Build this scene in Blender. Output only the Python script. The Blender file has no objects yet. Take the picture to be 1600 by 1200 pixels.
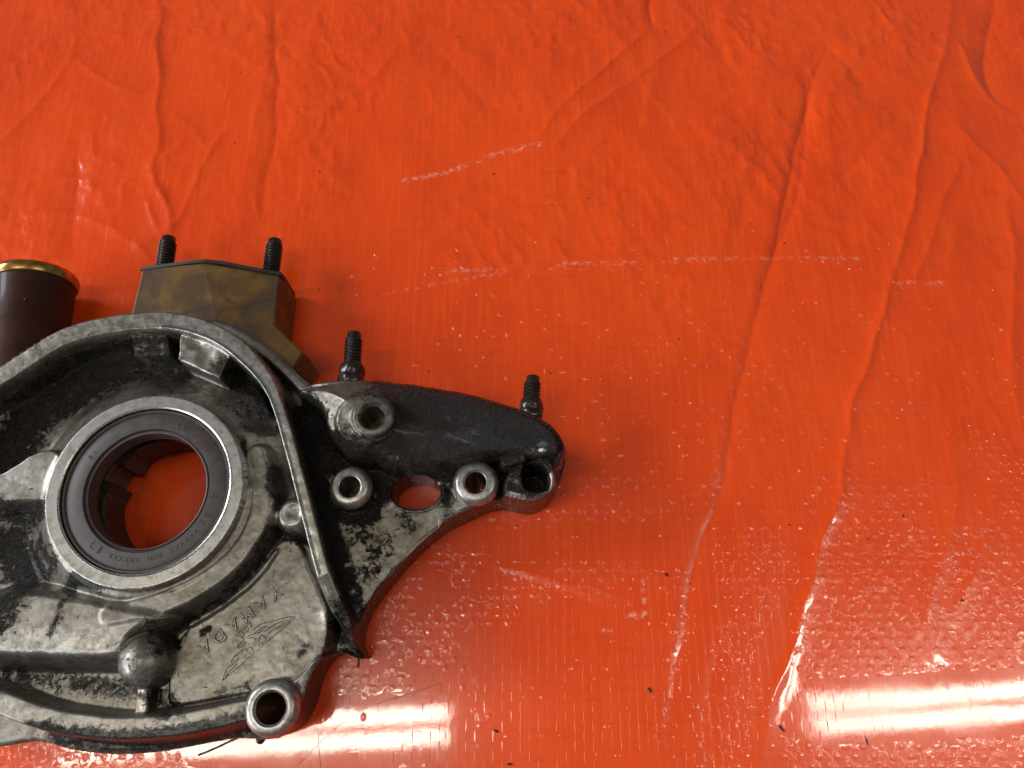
import bpy, bmesh, math, random
import numpy as np
from mathutils import Vector, Matrix

random.seed(7)
rng = np.random.default_rng(11)
SC = bpy.context.scene
COL = SC.collection

# ------------------------------------------------------------------ camera
CAM_H = 0.255
FPX = 1202.0
PITCH = math.radians(20.0)
cam_d = bpy.data.cameras.new("camera")
cam_d.sensor_width = 36.0
cam_d.lens = 36.0 * FPX / 1600.0
cam_d.clip_start = 0.005
cam_d.clip_end = 50.0
cam = bpy.data.objects.new("camera", cam_d)
COL.objects.link(cam)
cam.location = (0, 0, CAM_H)
cam.rotation_euler = (PITCH, 0, 0)
SC.camera = cam

# ------------------------------------------------------------------ world, lamps, exposure
world = bpy.data.worlds.new("World")
SC.world = world
world.use_nodes = True
bgn = world.node_tree.nodes["Background"]
bgn.inputs[0].default_value = (0.86, 0.88, 0.95, 1)
bgn.inputs[1].default_value = 0.125
SC.view_settings.view_transform = 'Standard'
SC.view_settings.look = 'None'
SC.view_settings.exposure = 0.0
SC.view_settings.gamma = 1.0


def area_lamp(name, loc, sx, sy, power, colour, target=None, rz=0.0):
    d = bpy.data.lights.new(name, 'AREA')
    d.shape = 'RECTANGLE'
    d.size, d.size_y = sx, sy
    d.energy = power
    d.color = colour
    o = bpy.data.objects.new(name, d)
    COL.objects.link(o)
    o.location = loc
    if target is None:
        o.rotation_euler = (0, 0, rz)
    else:
        o.rotation_euler = (Vector(target) - Vector(loc)).to_track_quat('-Z', 'Y').to_euler()
    return o


# the row of twin-tube ceiling fittings whose reflections lie on the tarp
TUBE_L = 1.22
TUBE_COL = (1.0, 0.93, 0.78)
SLOPE = math.radians(2.6)
for xc, yc in ((-0.20 - TUBE_L / 2, -0.208), (0.945 + TUBE_L / 2, -0.118)):
    for dy in (-0.033, 0.033):
        area_lamp("tube_lamp", (xc, yc + dy, 2.4), TUBE_L, 0.046, 6.2, TUBE_COL, rz=SLOPE)
# open doorway to the side (cool daylight) and an added fill that brightens the far tarp
area_lamp("doorway_light", (-2.4, -0.9, 1.25), 1.5, 1.4, 52.0, (0.86, 0.93, 1.0), target=(-0.05, 0.05, 0))
area_lamp("tarp_fill_light", (-4.6, 1.6, 2.3), 1.6, 1.4, 150.0, (0.92, 0.96, 1.0), target=(0, 0.15, 0))

# ------------------------------------------------------------------ helpers
CP, SP = math.cos(PITCH), math.sin(PITCH)
MM = 0.001


def W(px, py, z=0.0):
    """Point of the photograph on the level z (mm) above the tarp, in mm."""
    x = (px - 800.0) / FPX
    y = -(py - 600.0) / FPX
    dy, dz = y * CP + SP, y * SP - CP
    k = (z - CAM_H * 1000.0) / dz
    return np.array((x * k, dy * k, z))


def WP(pts, z=None):
    out = []
    for p in pts:
        zz = p[2] if len(p) > 2 else z
        out.append(W(p[0], p[1], zz)[:2])
    return np.array(out)


def link_mesh(name, me, mat, parent=None, smooth=True):
    o = bpy.data.objects.new(name, me)
    COL.objects.link(o)
    if mat is not None and len(me.materials) == 0:
        me.materials.append(mat)
    if smooth:
        me.polygons.foreach_set("use_smooth", np.ones(len(me.polygons), dtype=bool))
    if parent is not None:
        o.parent = parent
    return o


def mesh_from(name, verts_mm, faces, mat, parent=None, smooth=True):
    me = bpy.data.meshes.new(name)
    me.from_pydata([tuple(float(c) * MM for c in v) for v in verts_mm], [], faces)
    me.validate()
    me.update()
    return link_mesh(name, me, mat, parent, smooth)


def bevel(o, w_mm, seg=2, ang=30):
    m = o.modifiers.new("bevel", 'BEVEL')
    m.width = w_mm * MM
    m.segments = seg
    m.limit_method = 'ANGLE'
    m.angle_limit = math.radians(ang)
    n = o.modifiers.new("wn", 'WEIGHTED_NORMAL')
    n.keep_sharp = True
    return o


def seg_dist(X, Y, pts):
    """Distance to a polyline, signed side, arc parameter 0..1."""
    pts = np.asarray(pts, float)
    L = np.r_[0, np.cumsum(np.hypot(*(pts[1:] - pts[:-1]).T))]
    best = np.full(X.shape, 1e9)
    side = np.zeros(X.shape)
    par = np.zeros(X.shape)
    for i in range(len(pts) - 1):
        a, b = pts[i], pts[i + 1]
        d = b - a
        l2 = d @ d
        t = np.clip(((X - a[0]) * d[0] + (Y - a[1]) * d[1]) / l2, 0, 1)
        ex, ey = X - a[0] - t * d[0], Y - a[1] - t * d[1]
        q = np.hypot(ex, ey)
        m = q < best
        best = np.where(m, q, best)
        side = np.where(m, np.sign(d[0] * ey - d[1] * ex), side)
        par = np.where(m, (L[i] + t * math.sqrt(l2)) / L[-1], par)
    return best, side, par


def poly_sdf(X, Y, pts):
    pts = np.asarray(pts, float)
    d, _, _ = seg_dist(X, Y, np.vstack([pts, pts[:1]]))
    ins = np.zeros(X.shape, bool)
    n = len(pts)
    for i in range(n):
        x0, y0 = pts[i]
        x1, y1 = pts[(i + 1) % n]
        if y0 == y1:
            continue
        c = ((y0 > Y) != (y1 > Y)) & (X < (x1 - x0) * (Y - y0) / (y1 - y0) + x0)
        ins ^= c
    return np.where(ins, -d, d)


def chaikin(pts, n=2, closed=True):
    pts = np.asarray(pts, float)
    for _ in range(n):
        if closed:
            nx = np.roll(pts, -1, axis=0)
            pts = np.stack([.75 * pts + .25 * nx, .25 * pts + .75 * nx], 1).reshape(-1, pts.shape[1])
        else:
            a, b = pts[:-1], pts[1:]
            mid = np.stack([.75 * a + .25 * b, .25 * a + .75 * b], 1).reshape(-1, pts.shape[1])
            pts = np.vstack([pts[:1], mid, pts[-1:]])
    return pts


def smax(a, b, k=1.0):
    h = np.clip(.5 + .5 * (a - b) / k, 0, 1)
    return b + (a - b) * h + k * h * (1 - h)


def smin(a, b, k=1.0):
    return -smax(-a, -b, k)


def fall(d, w, f):
    """1 inside w, easing to 0 over f."""
    t = np.clip((d - w) / f, 0, 1)
    return .5 + .5 * np.cos(np.pi * t)


_grids = {}


def vnoise(X, Y, scale, seed):
    g = _grids.setdefault(seed, np.random.default_rng(seed).random((128, 128)) * 2 - 1)
    u, v = X / scale + 64.3, Y / scale + 61.7
    iu, iv = np.floor(u).astype(int), np.floor(v).astype(int)
    fu, fv = u - iu, v - iv
    fu = fu * fu * fu * (fu * (fu * 6 - 15) + 10)
    fv = fv * fv * fv * (fv * (fv * 6 - 15) + 10)
    G = lambda a, b: g[a % 128, b % 128]
    return (G(iu, iv) * (1 - fu) + G(iu + 1, iv) * fu) * (1 - fv) + (G(iu, iv + 1) * (1 - fu) + G(iu + 1, iv + 1) * fu) * fv


def set_attr(me, name, vals):
    a = me.attributes.new(name, 'FLOAT', 'POINT')
    a.data.foreach_set("value", np.asarray(vals, np.float32).ravel())


# ---- node helpers
class NT:
    def __init__(s, name):
        s.m = bpy.data.materials.new(name)
        s.m.use_nodes = True
        s.t = s.m.node_tree
        s.b = s.t.nodes["Principled BSDF"]
        s.obj = s.n('ShaderNodeTexCoord').outputs['Object']

    def n(s, typ, **kw):
        nd = s.t.nodes.new(typ)
        for k, v in kw.items():
            setattr(nd, k, v)
        return nd

    def put(s, sock, v):
        if isinstance(v, bpy.types.NodeSocket):
            s.t.links.new(v, sock)
        elif isinstance(v, (tuple, list)) and len(v) == 3 and sock.type == 'RGBA':
            sock.default_value = (*v, 1)
        else:
            sock.default_value = v

    def math(s, op, a, b=0.0, c=None, clamp=False):
        nd = s.n('ShaderNodeMath', operation=op, use_clamp=clamp)
        s.put(nd.inputs[0], a)
        s.put(nd.inputs[1], b)
        if c is not None:
            s.put(nd.inputs[2], c)
        return nd.outputs[0]

    def mix(s, f, a, b):
        nd = s.n('ShaderNodeMix', data_type='RGBA')
        s.put(nd.inputs[0], f)
        s.put(nd.inputs[6], a)
        s.put(nd.inputs[7], b)
        return nd.outputs[2]

    def lerp(s, f, a, b):
        nd = s.n('ShaderNodeMix', data_type='FLOAT')
        s.put(nd.inputs[0], f)
        s.put(nd.inputs[2], a)
        s.put(nd.inputs[3], b)
        return nd.outputs[0]

    def noise(s, scale, detail=4, rough=.55, vec=None, dist=0.0):
        nd = s.n('ShaderNodeTexNoise')
        s.put(nd.inputs['Vector'], vec if vec is not None else s.obj)
        nd.inputs['Scale'].default_value = scale
        nd.inputs['Detail'].default_value = detail
        nd.inputs['Roughness'].default_value = rough
        nd.inputs['Distortion'].default_value = dist
        return nd.outputs['Fac']

    def ramp(s, v, lo, hi, smooth=True):
        nd = s.n('ShaderNodeMapRange', interpolation_type='SMOOTHSTEP' if smooth else 'LINEAR')
        s.put(nd.inputs[0], v)
        nd.inputs[1].default_value = lo
        nd.inputs[2].default_value = hi
        return nd.outputs[0]

    def attr(s, name):
        return s.n('ShaderNodeAttribute', attribute_name=name).outputs['Fac']

    def stretch(s, sx, sy, sz, rz=0.0):
        nd = s.n('ShaderNodeMapping')
        s.put(nd.inputs[0], s.obj)
        nd.inputs['Rotation'].default_value = (0, 0, rz)
        nd.inputs['Scale'].default_value = (sx, sy, sz)
        return nd.outputs[0]

    def bump(s, h, dist, strength=1.0, normal=None):
        nd = s.n('ShaderNodeBump')
        s.put(nd.inputs['Height'], h)
        nd.inputs['Distance'].default_value = dist
        nd.inputs['Strength'].default_value = strength
        if normal is not None:
            s.put(nd.inputs['Normal'], normal)
        return nd.outputs[0]

    def set(s, **kw):
        for k, v in kw.items():
            s.put(s.b.inputs[k.replace('_', ' ')], v)
        return s.m


# ------------------------------------------------------------------ materials
def mat_tarp():
    t = NT("orange_tarp_plastic")
    sep = t.n('ShaderNodeSeparateXYZ')
    t.put(sep.inputs[0], t.obj)
    P = 0.00275
    warp = t.math('MULTIPLY', t.math('SUBTRACT', t.noise(14, 2), .5), .35)
    u = t.math('ADD', t.math('DIVIDE', sep.outputs[0], P), warp)
    v = t.math('ADD', t.math('DIVIDE', sep.outputs[1], P), t.math('MULTIPLY', warp, -.8))
    iu, iv = t.math('FLOOR', u), t.math('FLOOR', v)
    fu = t.math('SUBTRACT', t.math('FRACT', u), .5)
    fv = t.math('SUBTRACT', t.math('FRACT', v), .5)
    # plain weave: every other tape crossing stands up
    par = t.math('MODULO', t.math('ADD', t.math('ADD', iu, iv), 4000.0), 2.0)
    par = t.math('GREATER_THAN', par, .5)
    comb = t.n('ShaderNodeCombineXYZ')
    t.put(comb.inputs[0], iu)
    t.put(comb.inputs[1], iv)
    wn = t.n('ShaderNodeTexWhiteNoise', noise_dimensions='2D')
    t.put(wn.inputs['Vector'], comb.outputs[0])
    rnd = wn.outputs['Value']
    rcol = t.n('ShaderNodeSeparateColor')
    t.put(rcol.inputs[0], wn.outputs['Color'])
    # dome of one crossing, its size and shape vary
    wob = t.math('MULTIPLY', t.math('SUBTRACT', t.noise(900, 1), .5), .22)
    ru = t.math('DIVIDE', t.math('ADD', fu, wob), t.math('ADD', .36, t.math('MULTIPLY', rcol.outputs[0], .18)))
    rv = t.math('DIVIDE', t.math('SUBTRACT', fv, wob), t.math('ADD', .32, t.math('MULTIPLY', rcol.outputs[1], .18)))
    r2 = t.math('ADD', t.math('MULTIPLY', ru, ru), t.math('MULTIPLY', rv, rv))
    dome = t.math('SUBTRACT', 1.0, r2, clamp=True)
    blis = t.attr("blister")
    present = t.math('LESS_THAN', rnd, blis)
    amp = t.math('MULTIPLY', t.math('MULTIPLY', par, present), t.math('ADD', .45, t.math('MULTIPLY', rcol.outputs[2], .75)))
    hgt = t.math('MULTIPLY', t.math('MULTIPLY', dome, amp), t.attr('puff'))
    # merged patches where blisters run together
    n2 = t.noise(330, 3, .6)
    run = t.math('MULTIPLY', t.ramp(n2, .50, .62), t.ramp(blis, .35, 1.0))
    hgt = t.math('ADD', hgt, t.math('MULTIPLY', run, .30))
    # tape edges
    eu = t.ramp(t.math('ABSOLUTE', fu), .40, .5)
    ev = t.ramp(t.math('ABSOLUTE', fv), .42, .5)
    weave = t.attr("weave")
    eu = t.math('MULTIPLY', eu, t.math('MULTIPLY', par, t.ramp(rnd, .15, .8)))
    fine = t.math('MULTIPLY', eu, .8)
    fine = t.math('MULTIPLY', fine, weave)
    b1 = t.bump(hgt, .00019, 1.0)
    b2 = t.bump(fine, .000010, 1.0, b1)
    b3 = t.bump(t.noise(220, 3, .6, t.stretch(1, .35, 1)), .000012, 1.0, b2)
    b3 = t.bump(t.noise(1500, 2), .000002, 1.0, b3)
    # colour: slightly uneven dye, faint fibres, worn streaks and painted glint dashes, specks of dirt
    n = t.noise(9, 4, .6)
    fib = t.noise(60, 3, .65, t.stretch(12, .6, 1))
    fib2 = t.noise(60, 3, .65, t.stretch(.6, 12, 1))
    col = t.mix(t.ramp(n, .3, .75), (.80, .061, .0040), (.90, .080, .0062))
    col = t.mix(t.math('MULTIPLY', t.ramp(fib, .42, .75), .45), col, (.96, .115, .012))
    col = t.mix(t.math('MULTIPLY', t.ramp(fib2, .45, .8), .32), col, (.62, .044, .004))
    edge = t.math('MULTIPLY', t.math('MULTIPLY', eu, weave), .5)
    col = t.mix(edge, col, (.95, .22, .09))
    scuff_glint = t.math('MULTIPLY', t.attr("scuff_glint"), t.ramp(t.noise(500, 3, .7), .45, .62))
    col = t.mix(t.math('MULTIPLY', scuff_glint, .75), col, (.92, .55, .42))
    vor = t.n('ShaderNodeTexVoronoi', feature='F1')
    t.put(vor.inputs['Vector'], t.obj)
    vor.inputs['Scale'].default_value = 60
    vsep = t.n('ShaderNodeSeparateColor')
    t.put(vsep.inputs[0], vor.outputs['Color'])
    spk = t.math('MULTIPLY', t.math('LESS_THAN', vor.outputs['Distance'], t.math('MULTIPLY', vsep.outputs[1], .028)),
                 t.math('GREATER_THAN', vsep.outputs[0], .55))
    col = t.mix(t.math('MULTIPLY', spk, .85), col, (.06, .012, .006))
    t.set(Base_Color=col, Roughness=t.lerp(t.ramp(t.noise(40, 3), .35, .7), .20, .27), Normal=t.bump(t.math('ADD', hgt, fine), .00003, 1.0),
          Coat_Weight=.85, Coat_Roughness=t.lerp(t.ramp(t.noise(30, 4, .65), .35, .75), .03, .07),
          Coat_Normal=b3)
    t.b.inputs['Specular IOR Level'].default_value = .32
    t.b.inputs['Coat IOR'].default_value = 1.5
    return t.m


def mat_alloy(name="cast_alloy", machined=False):
    t = NT(name)
    grime = t.attr("grime")
    warm = t.attr("warm")
    bare = t.attr("bare")
    n1 = t.noise(420, 6, .6)
    n2 = t.noise(650, 5, .7)
    n3 = t.noise(2600, 3, .6)
    nv = t.noise(70, 4, .6, dist=.6)
    col = t.mix(t.ramp(n1, .32, .68), (.225, .203, .176), (.315, .290, .258))
    kh = t.math('MULTIPLY', warm, t.ramp(nv, .25, .75), clamp=True)
    col = t.mix(kh, col, t.mix(t.ramp(n2, .35, .65), (.125, .110, .070), (.24, .22, .15)))
    pits = t.ramp(n2, .60, .70)
    col = t.mix(t.math('MULTIPLY', pits, .40), col, (.10, .088, .07))
    col = t.mix(t.math('MULTIPLY', t.ramp(n3, .45, .75), .25), col, (.17, .155, .13))
    wash = t.math('MULTIPLY', t.ramp(t.noise(95, 6, .7, dist=.7), .50, .66), .60)
    col = t.mix(wash, col, (.085, .066, .043))
    shine = t.math('MULTIPLY', bare, t.ramp(n1, .25, .6))
    col = t.mix(shine, col, (.56, .54, .51))
    # black oil crust
    gsum = t.math('ADD', grime, t.math('MULTIPLY', t.math('SUBTRACT', t.noise(330, 8, .78, dist=.5), .5), 2.3))
    gsum = t.math('ADD', gsum, t.math('MULTIPLY', t.math('SUBTRACT', t.noise(1300, 4, .7), .5), .75))
    gm = t.ramp(gsum, .36, .72)
    halo = t.math('MULTIPLY', t.ramp(gsum, -.10, .60), .78)
    col = t.mix(halo, col, (.080, .058, .036))
    spots = t.ramp(t.noise(420, 5, .7, dist=1.2), .645, .70)
    gm = t.math('MAXIMUM', gm, t.math('MULTIPLY', spots, t.math('SUBTRACT', 1.0, bare, clamp=True)))
    crust = t.noise(900, 5, .75)
    gcol = t.mix(t.ramp(crust, .35, .75), (.0050, .0031, .0019), (.023, .0140, .0080))
    sparkle_specks = t.math('MULTIPLY', t.ramp(t.noise(2300, 2, .6), .63, .68), t.math('MULTIPLY', t.ramp(t.noise(260, 3, .6), .45, .6), .75))  # sparkle of the oily crust painted as pale specks
    gcol = t.mix(sparkle_specks, gcol, (.26, .235, .21))
    col = t.mix(gm, col, gcol)
    met = t.math('MULTIPLY', t.math('SUBTRACT', 1.0, gm), t.lerp(kh, .88, .55))
    t.put(t.b.inputs['Specular IOR Level'], t.lerp(gm, .5, .36))
    rough = t.lerp(gm, t.lerp(shine, t.lerp(n1, .36, .50), .28), t.lerp(t.ramp(crust, .4, .7), .16, .42))
    hb = t.math('ADD', t.math('MULTIPLY', n2, .55), t.math('MULTIPLY', n3, .30))
    b = t.bump(hb, .00008, .8)
    b = t.bump(t.math('MULTIPLY', gm, t.math('ADD', t.math('ADD', .4, crust), t.math('MULTIPLY', t.noise(2300, 4, .7), .55))), .0009, 1.0, b)
    t.set(Base_Color=col, Metallic=met, Roughness=rough, Normal=b, Coat_Weight=.22, Coat_Roughness=.18)
    return t.m


def mat_metal(name, c1, c2, rough=(.3, .5), metallic=1.0, scale=500, bumpd=.00004, dirt=.35):
    t = NT(name)
    n1 = t.noise(scale, 5, .65)
    n2 = t.noise(scale * .3, 5, .7, dist=.5)
    col = t.mix(t.ramp(n1, .35, .65), c1, c2)
    d = t.math('MULTIPLY', t.ramp(n2, .52, .66), dirt)
    col = t.mix(d, col, (.03, .024, .018))
    t.set(Base_Color=col, Metallic=t.math('MULTIPLY', t.math('SUBTRACT', 1.0, d), metallic),
          Roughness=t.lerp(n1, rough[0], rough[1]), Normal=t.bump(n1, bumpd))
    return t.m


def mat_rubber():
    t = NT("seal_rubber")
    n = t.noise(350, 4, .6)
    col = t.mix(t.ramp(n, .3, .7), (.052, .042, .040), (.074, .060, .056))
    brown = t.ramp(t.noise(60, 4, .6, dist=.8), .56, .72)
    col = t.mix(t.math('MULTIPLY', brown, .7), col, (.060, .030, .018))
    col = t.mix(t.math('MULTIPLY', t.ramp(t.noise(1400, 2), .68, .74), .5), col, (.2, .17, .14))
    t.set(Base_Color=col, Roughness=t.lerp(n, .40, .52), Normal=t.bump(t.noise(1600, 3), .00002))
    return t.m


def mat_amber():
    t = NT("varnished_amber_alloy")
    n = t.noise(55, 4, .55, dist=1.0)
    n2 = t.noise(130, 5, .6, dist=.6)
    col = t.mix(t.ramp(n, .38, .66), (.165, .082, .016), (.080, .040, .011))
    st = t.ramp(t.noise(60, 3, .5, vec=t.stretch(1, 1, 1, .7), dist=.9), .46, .66)
    col = t.mix(t.math('MULTIPLY', st, .70), col, (.040, .024, .020))
    col = t.mix(t.math('MULTIPLY', t.ramp(n2, .60, .72), .6), col, (.05, .03, .016))
    col = t.mix(t.math('MULTIPLY', t.ramp(t.noise(1500, 2), .72, .76), .6), col, (.5, .45, .36))
    t.set(Base_Color=col, Metallic=.25, Roughness=.46, Normal=t.bump(t.noise(500, 4, .6), .00005),
          Coat_Weight=.15, Coat_Roughness=.25)
    return t.m


def mat_plain(name, c1, c2, rough=.4, metallic=0.0, scale=400, bumpd=.00005, coat=0.0):
    t = NT(name)
    n = t.noise(scale, 5, .65)
    t.set(Base_Color=t.mix(t.ramp(n, .35, .68), c1, c2), Metallic=metallic, Roughness=t.lerp(n, rough * .8, rough * 1.25),
          Normal=t.bump(n, bumpd), Coat_Weight=coat, Coat_Roughness=.12)
    return t.m


M_TARP = mat_tarp()
M_ALLOY = mat_alloy()
M_FACE = mat_metal("machined_alloy", (.30, .285, .255), (.50, .475, .44), (.28, .45), .85, 700, .00003, .35)
M_DULL = mat_metal("dull_boss_face", (.075, .066, .052), (.20, .18, .15), (.35, .55), .7, 500, .00006, .6)
M_BORE = mat_metal("bright_bore", (.50, .48, .45), (.70, .68, .64), (.18, .35), 1.0, 900, .00003, .25)
M_STEEL = mat_metal("oily_steel", (.10, .085, .07), (.18, .155, .13), (.22, .4), .8, 600, .00003, .5)
M_BOREDARK = mat_metal("oil_dark_bore", (.035, .024, .017), (.075, .055, .042), (.38, .55), .4, 600, .00003, .5)
M_RUB = mat_rubber()
M_AMBER = mat_amber()
M_STUD = mat_plain("oily_black_stud", (.016, .012, .010), (.045, .036, .030), .30, .5, 900, .00003, .3)
M_PIPE = mat_plain("dark_brown_pipe", (.032, .0072, .0042), (.046, .012, .0072), .5, .0, 120, .00003, .10)
M_PIPE.node_tree.nodes['Principled BSDF'].inputs['Specular IOR Level'].default_value = .22
M_LIP = mat_metal("brass_tinted_lip", (.36, .20, .05), (.60, .38, .12), (.16, .32), .9, 260, .00002, .55)
M_GASKET = mat_plain("black_gasket", (.014, .010, .008), (.03, .022, .016), .45)
M_INK = mat_plain("engraved_dirt", (.045, .037, .027), (.085, .07, .052), .5)
M_MARK = mat_plain("stamped_mark", (.012, .009, .009), (.022, .017, .016), .5)
M_CRUMB = mat_plain("dirt_crumb", (.010, .008, .006), (.03, .022, .016), .4)
M_FIBRE = mat_plain("brown_fibre", (.10, .03, .015), (.16, .06, .03), .5)
mo = NT("oil_drop")
mo.set(Base_Color=(.05, .03, .02), Roughness=.05, Transmission_Weight=.6, IOR=1.47)
M_OIL = mo.m

# ------------------------------------------------------------------ the tarp
def axis(lo, hi, step, far):
    a = np.arange(lo, hi + step / 2, step)
    k = np.cumsum(step * 1.35 ** np.arange(1, 40))
    l = lo - k
    h = hi + k
    l, h = l[l > -far], h[h < far]
    return np.r_[l[::-1], a, h]


TARP_Z = 0.0
# creases: points in the photograph, height mm, width to the left / right of the run (mm)
CREASES = [
    ([(1490, -20), (1450, 180), (1425, 320), (1390, 440), (1345, 590), (1318, 720), (1288, 860), (1240, 1000), (1206, 1110), (1168, 1230)], 1.2, 3.2, 3.2),
    ([(1300, 60), (1262, 160), (1240, 260), (1212, 400), (1172, 540), (1148, 660), (1118, 790), (1090, 880), (1072, 970), (1050, 1080), (1035, 1200)], -1.0, 2.2, 4.6),
    ([(1265, 110), (1258, 300), (1205, 410)], -.7, 3, 4),
    ([(1025, 35), (960, 92), (890, 150), (838, 214)], .55, 2.6, 1.6),
    ([(1105, 25), (1010, 110), (905, 180), (858, 232)], .60, 1.8, 3.0),
    ([(1010, -30), (1020, 20), (1024, 45)], -.9, 2.5, 2.5),
    ([(1560, -10), (1535, 80), (1545, 150), (1610, 190)], -.9, 4, 5),
    ([(1490, 60), (1530, 145), (1600, 185)], .8, 3, 4),
    ([(1495, 190), (1545, 250), (1610, 345)], .6, 5, 3),
    ([(1560, 300), (1590, 420), (1570, 560), (1600, 700)], .8, 5, 8),
    ([(246, -20), (250, 90), (248, 180), (243, 290), (262, 330), (268, 400)], .95, 6.0, 2.4),
    ([(427, -20), (432, 100), (431, 200), (416, 300), (408, 420)], -1.1, 2.6, 6.5),
    ([(128, 70), (85, 130), (40, 180), (-20, 235)], .40, 3.0, 3.0),
    ([(120, 95), (170, 130), (228, 150)], .5, 2.5, 3),
    ([(350, 205), (322, 242), (300, 300), (275, 350), (205, 392)], .45, 3.2, 2.6),
    ([(400, 190), (352, 200), (322, 242), (300, 200), (262, 178)], .4, 3, 3),
    ([(205, 375), (232, 405), (250, 440)], .6, 2.5, 2.5),
    ([(225, 310), (236, 350), (250, 365)], .5, 2, 2),
    ([(630, 60), (600, 115), (520, 170), (470, 195)], .5, 5, 5),
    ([(120, 210), (112, 300), (118, 400)], -.55, 4, 4),
    ([(516, 228), (517, 300)], .35, 1.2, 2.5),
    ([(522, 100), (518, 230)], .25, 2, 2),
    ([(760, 876), (830, 898), (900, 918), (982, 948)], .40, 1.2, 2.4),
    ([(630, 280), (700, 268), (770, 240), (845, 224)], .22, .9, .9),
    ([(600, 470), (680, 440), (790, 425), (870, 412), (1000, 412), (1100, 404), (1240, 402), (1340, 408)], .42, 1.5, 2.6),
    ([(1430, 30), (1330, 80), (1280, 180), (1330, 330)], .45, 5, 5),
    ([(1290, 60), (1340, 130), (1430, 205)], -.45, 5, 4),
    ([(1500, 240), (1440, 420), (1420, 470)], .45, 4, 3),
    ([(700, 40), (760, 120), (900, 100)], .35, 7, 7),
    ([(1100, 300), (1200, 260), (1300, 300), (1420, 270)], .35, 6, 6),
    ([(0, 360), (60, 330), (150, 340), (200, 380)], .5, 4, 4),
    ([(180, -10), (190, 60), (215, 80)], .4, 4, 4),
    ([(560, 560), (700, 520), (900, 520)], .18, 8, 8),
    ([(880, 640), (1000, 640), (1080, 700)], .22, 7, 7),
    ([(1480, 640), (1500, 800), (1450, 960), (1470, 1040)], .35, 7, 5),
    ([(1555, 760), (1530, 880), (1490, 980)], .22, 5, 5),
    ([(1130, 1000), (1100, 1100), (1110, 1210)], -.18, 6, 6),
    ([(1010, 820), (920, 840), (860, 850)], .15, 3, 3),
]
BLISTER = [  # where the weave stands up in blisters: points, strength, half width mm
    ([(880, 765), (1000, 745), (1080, 690), (1200, 690)], .45, 4),
    ([(930, 800), (1010, 805), (1080, 780), (1130, 745)], .95, 3),
    ([(760, 815), (830, 815), (900, 800)], .9, 1.8),
    ([(690, 870), (745, 865), (720, 900)], .9, 3.5),
    ([(640, 985), (720, 960), (790, 940), (850, 915), (900, 905)], .95, 4.5),
    ([(800, 900), (900, 905), (1000, 900), (1060, 930)], .85, 5),
    ([(640, 900), (610, 960), (580, 1010), (700, 1010)], .5, 6),
    ([(545, 1060), (620, 1070), (560, 1100)], .65, 5),
    ([(600, 1170), (640, 1200), (740, 1110)], .45, 6),
    ([(1060, 900), (1080, 960), (1050, 1040), (1040, 1150)], .8, 3),
    ([(1140, 880), (1180, 940), (1145, 1000), (1150, 1080), (1120, 1180)], .85, 7),
    ([(1180, 850), (1230, 880), (1180, 920)], .8, 6),
    ([(1310, 840), (1300, 900), (1270, 960), (1270, 1040)], .9, 5),
    ([(1320, 790), (1400, 860), (1400, 940), (1340, 1010)], .85, 13),
    ([(1440, 900), (1520, 900), (1590, 880)], .9, 13),
    ([(1400, 1030), (1500, 1000), (1590, 950)], .95, 11),
    ([(1250, 1180), (1400, 1170), (1600, 1160)], .7, 7),
    ([(1340, 630), (1440, 640)], .9, 3),
    ([(1370, 780), (1430, 770), (1450, 750)], .8, 3),
    ([(1530, 700), (1590, 760), (1560, 820)], .55, 10),
    ([(1050, 560), (1200, 560), (1330, 560)], .25, 14),
    ([(1100, 640), (1240, 640), (1260, 700)], .30, 14),
    ([(1200, 480), (1330, 490), (1330, 540)], .22, 8),
    ([(650, 425), (790, 424)], 1.0, 2.3), ([(865, 414), (990, 412)], 1.0, 2.3),
    ([(1045, 404), (1110, 400), (1150, 405)], 1.0, 2.3), ([(1240, 402), (1340, 405)], 1.0, 2.3),
    ([(1395, 442), (1470, 442)], 1.0, 2.3), ([(1540, 385), (1600, 410)], .6, 3),
    ([(905, 595), (915, 640), (980, 660)], .25, 9), ([(700, 520), (740, 540)], .2, 6),
    ([(920, 510), (860, 500), (820, 520)], .2, 6), ([(960, 530), (980, 600)], .25, 5),
    ([(540, 450), (600, 400), (640, 380)], .2, 4),
    ([(1400, 560), (1580, 520), (1590, 600)], .2, 14),
    ([(20, 1185), (300, 1195)], .6, 5),
]
SCUFF_GLINT = [([(700, 426), (735, 422), (788, 424)], .45, .7), ([(866, 414), (930, 411), (990, 412)], .5, .8), ([(1045, 405), (1150, 404)], .4, .7), ([(1395, 442), (1470, 443)], .35, .7), ([(1160, 404), (1240, 402)], .2, .6),  # dashes along the mid-tarp crease are glints painted pale, not wear
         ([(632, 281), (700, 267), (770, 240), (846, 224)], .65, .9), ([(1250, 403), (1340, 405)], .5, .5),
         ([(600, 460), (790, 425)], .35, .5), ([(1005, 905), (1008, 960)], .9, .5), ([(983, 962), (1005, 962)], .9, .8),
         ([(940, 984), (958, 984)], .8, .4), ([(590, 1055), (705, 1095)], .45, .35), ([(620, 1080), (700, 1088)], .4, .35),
         ([(720, 1010), (745, 1075)], .5, .4), ([(985, 945), (900, 912)], .4, .4)]


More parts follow.
